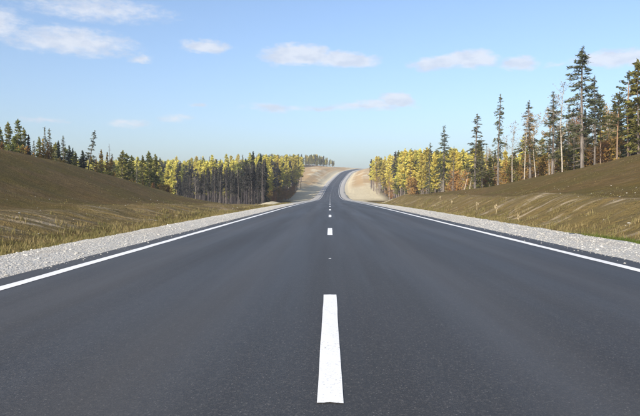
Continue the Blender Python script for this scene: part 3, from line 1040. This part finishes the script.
# ---- left crest: the trees one can tell apart
left = [('olive_larch', 9, 121, 'olive larch, left of the tallest larch on the left crest', .9), ('olive_larch', 18, 118, 'tallest olive larch on the left crest', .9),
        ('olive_larch', 0, 124, 'olive larch on the left crest beside rusty young trees', .9),
        ('olive_larch', 24, 127, 'olive larch right of the tallest larch on the left crest', .9),
        ('dark_spruce', 28.5, 134, 'dark low spruce in front of the left crest larches', .8), ('olive_larch', 39, 136, 'small green larch left of the two thin spruces', .8),
        ('narrow_spruce', 45, 126, 'thinner of two slim spruces above the orange young trees', 1.0), ('narrow_spruce', 50.5, 127, 'fuller of two slim spruces above the orange young trees', 1.2),
        ('dark_spruce', 59, 140, 'short dark spruce right of the orange young trees', .8), ('tall_spruce', 64, 135, 'bushy spruce on the left crest before the leaning tree', 1.1),
        ('dark_spruce', 70, 145, 'dark spruce sloping down from the bushy spruce', 1.0), ('olive_larch', 75, 151, 'low olive larch left of the leaning tree', 1.0),
        ('dark_spruce', 83, 150, 'rounded dark spruce touching the leaning tree', 1.4),
        ('olive_larch', 123, 150, 'olive larch with broad dense top right of the bare spire', 1.2), ('olive_larch', 128, 153, 'lower olive larch at the broad one', 1.0),
        ('narrow_spruce', 137, 157, 'small dark spruce between two olive larches on the left', 1.1), ('olive_larch', 149, 151, 'yellow-green larch pair, taller one, end of left crest', 1.0),
        ('olive_larch', 155, 154, 'yellow-green larch pair, shorter one, end of left crest', 1.0), ('olive_larch', 142, 155, 'pale olive larch beside the yellow-green pair', .9),
        ('dead_spruce', 110, 143, 'bare grey spire above the orange tree on the left crest', .9)]
DL = [(-60, 66), (0, 76), (60, 88), (120, 102), (160, 118), (200, 135)]
for kd, px, tp, lab, fat in left:
    tree_px(kd, px, tp, float(ip(px, DL)), lab, fat=fat, lo=3)
# the leaning, wind-bent spruce
X, Y = at_px(82.5, 94)
tree('tall_spruce', X, Y, (top_z(130, 94) - gz(X, Y)) / math.cos(R(12)), 'crooked spruce leaning right, alone above the left crest', var=3, tilt=(0, 12), rz=0, fat=1.0)
for k in range(80):
    px = -70 + 240 * trng.random()
    D = float(ip(px, DL)) * trng.uniform(.95, 1.06)
    tp = ip(px, [(-70, 128), (0, 138), (40, 146), (60, 152), (90, 158), (120, 166), (160, 172)]) + trng.uniform(-7, 5)
    kd = trng.choice(['rust_larch', 'rust_shrub', 'olive_shrub', 'rust_larch'])
    tree_px(kd, px, tp, D, 'orange-brown young tree in the left crest undergrowth' if kd != 'olive_shrub' else 'olive young tree in the left crest undergrowth',
            'undergrowth of the left crest', lo=1.6, hi=4.6)
for px, tp in ((44, 138), (49, 141), (52, 143), (40, 147), (101, 149), (108, 152), (112, 157), (97, 158)):
    tree_px('rust_larch', px, tp, float(ip(px, DL)) * .97, 'bright orange-brown young tree standing out on the left crest', 'orange young trees on the left crest', fat=.75)
for k in range(66):                                  # behind, and on past the frame
    px = -160 + 330 * trng.random()
    D = float(ip(px, [(-160, 66)] + DL)) * trng.uniform(1.06, 1.4)
    tp = ip(px, [(-160, 100), (-60, 116), (0, 131), (60, 145), (100, 156), (160, 160)]) + trng.uniform(-4, 9)
    kd = trng.choice(['olive_larch', 'dark_spruce', 'tall_spruce'])
    tree_px(kd, px, tp, D, {'olive_larch': 'olive larch in the wood behind the left crest', 'dark_spruce': 'dark spruce in the wood behind the left crest',
                            'tall_spruce': 'ragged green spruce in the wood behind the left crest'}[kd], 'wood behind the left crest', lo=3)

# ---- left forest in the valley
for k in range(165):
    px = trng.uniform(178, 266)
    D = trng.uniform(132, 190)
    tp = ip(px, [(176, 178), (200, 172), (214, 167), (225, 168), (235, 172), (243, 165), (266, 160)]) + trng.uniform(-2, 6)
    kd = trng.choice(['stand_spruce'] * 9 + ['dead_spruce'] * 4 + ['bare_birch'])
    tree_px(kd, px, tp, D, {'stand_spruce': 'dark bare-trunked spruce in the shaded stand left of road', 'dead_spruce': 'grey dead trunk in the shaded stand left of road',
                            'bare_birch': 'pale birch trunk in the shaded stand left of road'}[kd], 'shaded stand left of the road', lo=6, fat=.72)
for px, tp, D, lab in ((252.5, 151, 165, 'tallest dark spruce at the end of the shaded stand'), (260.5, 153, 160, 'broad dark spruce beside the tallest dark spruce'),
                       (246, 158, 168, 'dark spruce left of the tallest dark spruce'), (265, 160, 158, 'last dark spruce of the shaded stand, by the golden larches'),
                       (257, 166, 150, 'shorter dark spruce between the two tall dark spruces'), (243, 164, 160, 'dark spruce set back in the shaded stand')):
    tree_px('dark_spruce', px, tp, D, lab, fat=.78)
for k in range(88):
    px = trng.uniform(85, 266)
    D = trng.uniform(205, 360)
    tp = ip(px, [(85, 158), (150, 158), (200, 156.5), (235, 154), (266, 153)]) + trng.uniform(-1.5, 9) * (1 if D > 260 else 1.5)
    kd = trng.choice(['golden_larch'] * 7 + ['olive_larch', 'tall_spruce'])
    tree_px(kd, px, tp, D, {'golden_larch': 'golden larch in the sunlit forest behind the shaded stand', 'olive_larch': 'olive larch in the sunlit forest behind the shaded stand',
                            'tall_spruce': 'green spruce tip among the golden larches left of road'}[kd], 'golden forest left of the road', lo=6, hi=21)
for k in range(66):
    px = trng.uniform(264, 303)
    D = ip(px, [(264, 205), (285, 262), (303, 335)]) + 70 * trng.random() ** 1.7
    tp = 156 + trng.uniform(-2, 6)
    kd = trng.choice(['golden_larch'] * 10 + ['olive_larch', 'stand_spruce'])
    tree_px(kd, px, tp, float(D), {'golden_larch': 'golden larch at the forest edge by the sandy cutting', 'olive_larch': 'olive larch at the forest edge by the sandy cutting',
                                   'stand_spruce': 'bare-trunked spruce at the forest edge by the sandy cutting'}[kd], 'forest edge left of the sandy cutting', lo=6, hi=21)
for k in range(26):
    px = trng.uniform(262, 296)
    D = float(ip(px, [(264, 200), (285, 255), (303, 330)]))
    X, Y = at_px(px, D)
    tree('rust_shrub', X, Y, trng.uniform(3, 6.5), 'reddish young tree under the larches by the sandy cutting', 'reddish undergrowth by the sandy cutting')
# far trees on the hilltop
for k in range(64):
    px = 262 + 72 * trng.random() ** .9
    D = trng.uniform(600, 690)
    tp = ip(px, [(262, 155), (300, 154.5), (322, 155.5), (334, 161)]) + trng.uniform(-1.5, 3)
    kd = trng.choice(['stand_spruce', 'golden_larch', 'olive_larch', 'olive_larch'])
    tree_px(kd, px, tp, D, {'stand_spruce': 'far bare-trunked spruce on the hilltop left of road', 'golden_larch': 'far golden larch on the hilltop left of road',
                            'olive_larch': 'far olive larch on the hilltop left of road'}[kd], 'far trees on the hilltop', lo=8, hi=17)

# ---- right forest in the valley
for k in range(105):
    px = trng.uniform(370, 480)
    D0 = ip(px, [(370, 318), (385, 262), (400, 212), (425, 172), (450, 160), (480, 150)])
    D = float(D0 + 75 * trng.random() ** 1.5)
    tp = ip(px, [(370, 159), (380, 156.5), (390, 153.5), (400, 151), (420, 149), (450, 149), (480, 147)]) + trng.uniform(-1.5, 7)
    kd = trng.choice(['golden_larch'] * 8 + ['olive_larch', 'stand_spruce'])
    tree_px(kd, px, tp, D, {'golden_larch': 'golden larch in the sunlit forest right of road', 'olive_larch': 'olive larch in the golden forest right of road',
                            'stand_spruce': 'bare-trunked spruce in the golden forest right of road'}[kd], 'golden forest right of the road', lo=6, hi=21)
for k in range(60):
    px = trng.uniform(376, 476)
    D = float(ip(px, [(370, 314), (385, 258), (400, 208), (425, 168), (450, 150), (480, 136)]) + trng.uniform(-2, 25))
    tp = ip(px, [(370, 174), (400, 172), (480, 168)]) + trng.uniform(-8, 10)
    kd = trng.choice(['bare_birch', 'dead_spruce', 'rust_shrub', 'birch'])
    tree_px(kd, px, tp, D, {'bare_birch': 'leafless pale birch along the right forest edge', 'dead_spruce': 'grey dead tree along the right forest edge',
                            'rust_shrub': 'rusty young tree along the right forest edge', 'birch': 'brown-leaved birch along the right forest edge'}[kd],
            'thin trees along the right forest edge', lo=2.5, hi=9)

# forest masses behind, which nobody could count
def mass(name, n, pos, kinds, seed, label):
    g = np.random.default_rng(seed)
    Vs, Fs, Ms, off = [], [], [], 0
    cache = {}
    for kd in kinds:
        for tm, cm in PROTO[kd][:2]:
            vv = np.zeros(len(cm.vertices) * 3, np.float32); cm.vertices.foreach_get('co', vv); vv = vv.reshape(-1, 3)
            ff = np.zeros(len(cm.polygons) * 4, np.int32); cm.loops.foreach_get('vertex_index', ff); ff = ff.reshape(-1, 4)
            mi = np.zeros(len(cm.polygons), np.int32); cm.polygons.foreach_get('material_index', mi)
            sel = (mi == 1)
            idx = np.where(sel)[0][::5]
            fq = ff[idx]
            q = vv[fq.ravel()].reshape(-1, 4, 3)
            ctr = q.mean(1, keepdims=True)
            q = ctr + (q - ctr) * 2.0
            tv = np.zeros(len(tm.vertices) * 3, np.float32); tm.vertices.foreach_get('co', tv); tv = tv.reshape(-1, 3)
            tf = np.zeros(len(tm.polygons) * 4, np.int32); tm.loops.foreach_get('vertex_index', tf); tf = tf.reshape(-1, 4)
            V = np.concatenate([q.reshape(-1, 3), tv])
            Fq = np.concatenate([np.arange(len(q) * 4).reshape(-1, 4), tf + len(q) * 4])
            M = np.concatenate([np.full(len(q), 1 + kinds.index(kd)), np.zeros(len(tf), int)])
            cache.setdefault(kd, []).append((V, Fq, M))
    for k in range(n):
        X, Y, H = pos(g)
        kd = kinds[g.integers(len(kinds))]
        V, Fq, M = cache[kd][g.integers(2)]
        a = g.uniform(0, 6.28); s = H / H0
        Vr = np.stack([V[:, 0] * np.cos(a) - V[:, 1] * np.sin(a), V[:, 0] * np.sin(a) + V[:, 1] * np.cos(a), V[:, 2]], 1) * s
        Vs.append(Vr + np.array([X, Y, gz(X, Y) - .1])); Fs.append(Fq + off); Ms.append(M); off += len(V)
    mats = [B_LARCH] + [PROTO[kd][0][1].materials[1] for kd in kinds]
    return obj(name, mesh_np(name, np.concatenate(Vs), np.concatenate(Fs), mats, np.concatenate(Ms)), kind='stuff', label=label, category='forest')


def pos_left(g):
    while True:
        px, D = g.uniform(60, 300), g.uniform(180, 420)
        X, Y = at_px(px, D)
        if X - xc(Y) < -24 - max(0, D - 330) * .12:
            return X, Y, g.uniform(.75, 1.0) * min(17, max(6, top_z(159, D) - gz(X, Y)))


def pos_right(g):
    while True:
        px, D = g.uniform(372, 640), g.uniform(170, 400)
        X, Y = at_px(px, D)
        if X - xc(Y) > 26:
            return X, Y, g.uniform(.75, 1.0) * min(17, max(6, top_z(153, D) - gz(X, Y)))


mass('far_forest', 680, pos_left, ['golden_larch', 'golden_larch', 'golden_larch', 'olive_larch', 'stand_spruce'], 61, 'far forest mass behind the golden larches left of road')
mass('far_forest', 420, pos_right, ['golden_larch', 'golden_larch', 'golden_larch', 'olive_larch', 'stand_spruce'], 62, 'far forest mass behind the golden larches right of road')

# ------------------------------------------------------------------ dry weeds on the right verge
M_WEED = bark_mat('dry_weed', (.34, .27, .16), (.50, .42, .27), (20, 20, 5))


def weed(px, D, H, label, seed, group=None):
    g = np.random.default_rng(seed)
    X, Y = at_px(px, D)
    e = obj('dry_weed', None, label=label, category='weed')
    if group:
        e['group'] = group
    e.location = (X, Y, gz(X, Y) - .03)
    e.rotation_euler = (0, R(g.uniform(-16, 16)), g.uniform(0, 6))
    zt = np.linspace(0, 1, 6)
    v, f = tube(np.stack([.03 * np.sin(zt * 4), .02 * zt, zt * H], 1), .014 * (1 - zt * .6), 5)
    obj('stem', mesh_np('stem', v, f, [M_WEED], smooth=True), e)
    C = Crown()
    for q in range(7):
        z = H * (.45 + .07 * q); a = q * 2.4; L = H * .13 * (1.2 - q * .08)
        sv = np.linspace(0, 1, 3)
        v, f = tube(np.stack([np.cos(a) * sv * L, np.sin(a) * sv * L, z + sv * L * .9], 1), .006 * (1 - sv * .5), 4)
        C.add(v, f, 0)
        c = np.array([np.cos(a) * L, np.sin(a) * L, z + L * .9]) + g.normal(0, .016, (12, 3))
        C.sprays(c, g.normal(0, .6, (12, 3)) + np.array([0, 0, 1.]), np.full(12, .07), np.full(12, .025), g)
    obj('seed_head', C.mesh('seed_head', M_WEED, M_WEED), e)


weed(496, 35, .62, 'tallest pale dry weed stalk on the right verge', 1)
weed(477, 42, .6, 'pale dry weed stalk next beyond the tallest one, right verge', 2)
for k, (px, D, H) in enumerate(((452, 52, .45), (520, 30, .36), (440, 60, .42))):
    weed(px, D, H, 'small dry weed stalk at the edge of the right gravel shoulder', 3 + k, 'small weeds on the right verge')


def pos_top(g):
    while True:
        px, D = g.uniform(250, 334), g.uniform(612, 735)
        X, Y = at_px(px, D)
        if X - xc(Y) < -34:
            return X, Y, g.uniform(.7, 1.0) * min(13, max(4, top_z(154 + max(0, px - 318) * .4, D) - gz(X, Y)))


mass('hilltop_forest', 280, pos_top, ['golden_larch', 'olive_larch', 'olive_larch', 'stand_spruce'], 63, 'far band of trees along the hilltop left of road')

# ------------------------------------------------------------------ thin autumn haze over the whole place
M_HAZE, t, out = new_mat('thin_haze')
pv = t.add('ShaderNodeVolumePrincipled')
pv.inputs['Color'].default_value = (.86, .91, 1.0, 1)
pv.inputs['Density'].default_value = .00036
pv.inputs['Anisotropy'].default_value = .2
t.l.new(pv.outputs[0], out.inputs['Volume'])
x0, x1, y0, y1, z0, z1 = -3000., 5200., -120., 3300., -14., 75.
hv = [(x, y, z) for z in (z0, z1) for y in (y0, y1) for x in (x0, x1)]
hf = np.array([(0, 2, 3, 1), (4, 5, 7, 6), (0, 1, 5, 4), (2, 6, 7, 3), (0, 4, 6, 2), (1, 3, 7, 5)])
obj('haze', mesh_np('haze', hv, hf, [M_HAZE]), kind='stuff', label='thin pale autumn haze over the whole valley', category='haze')
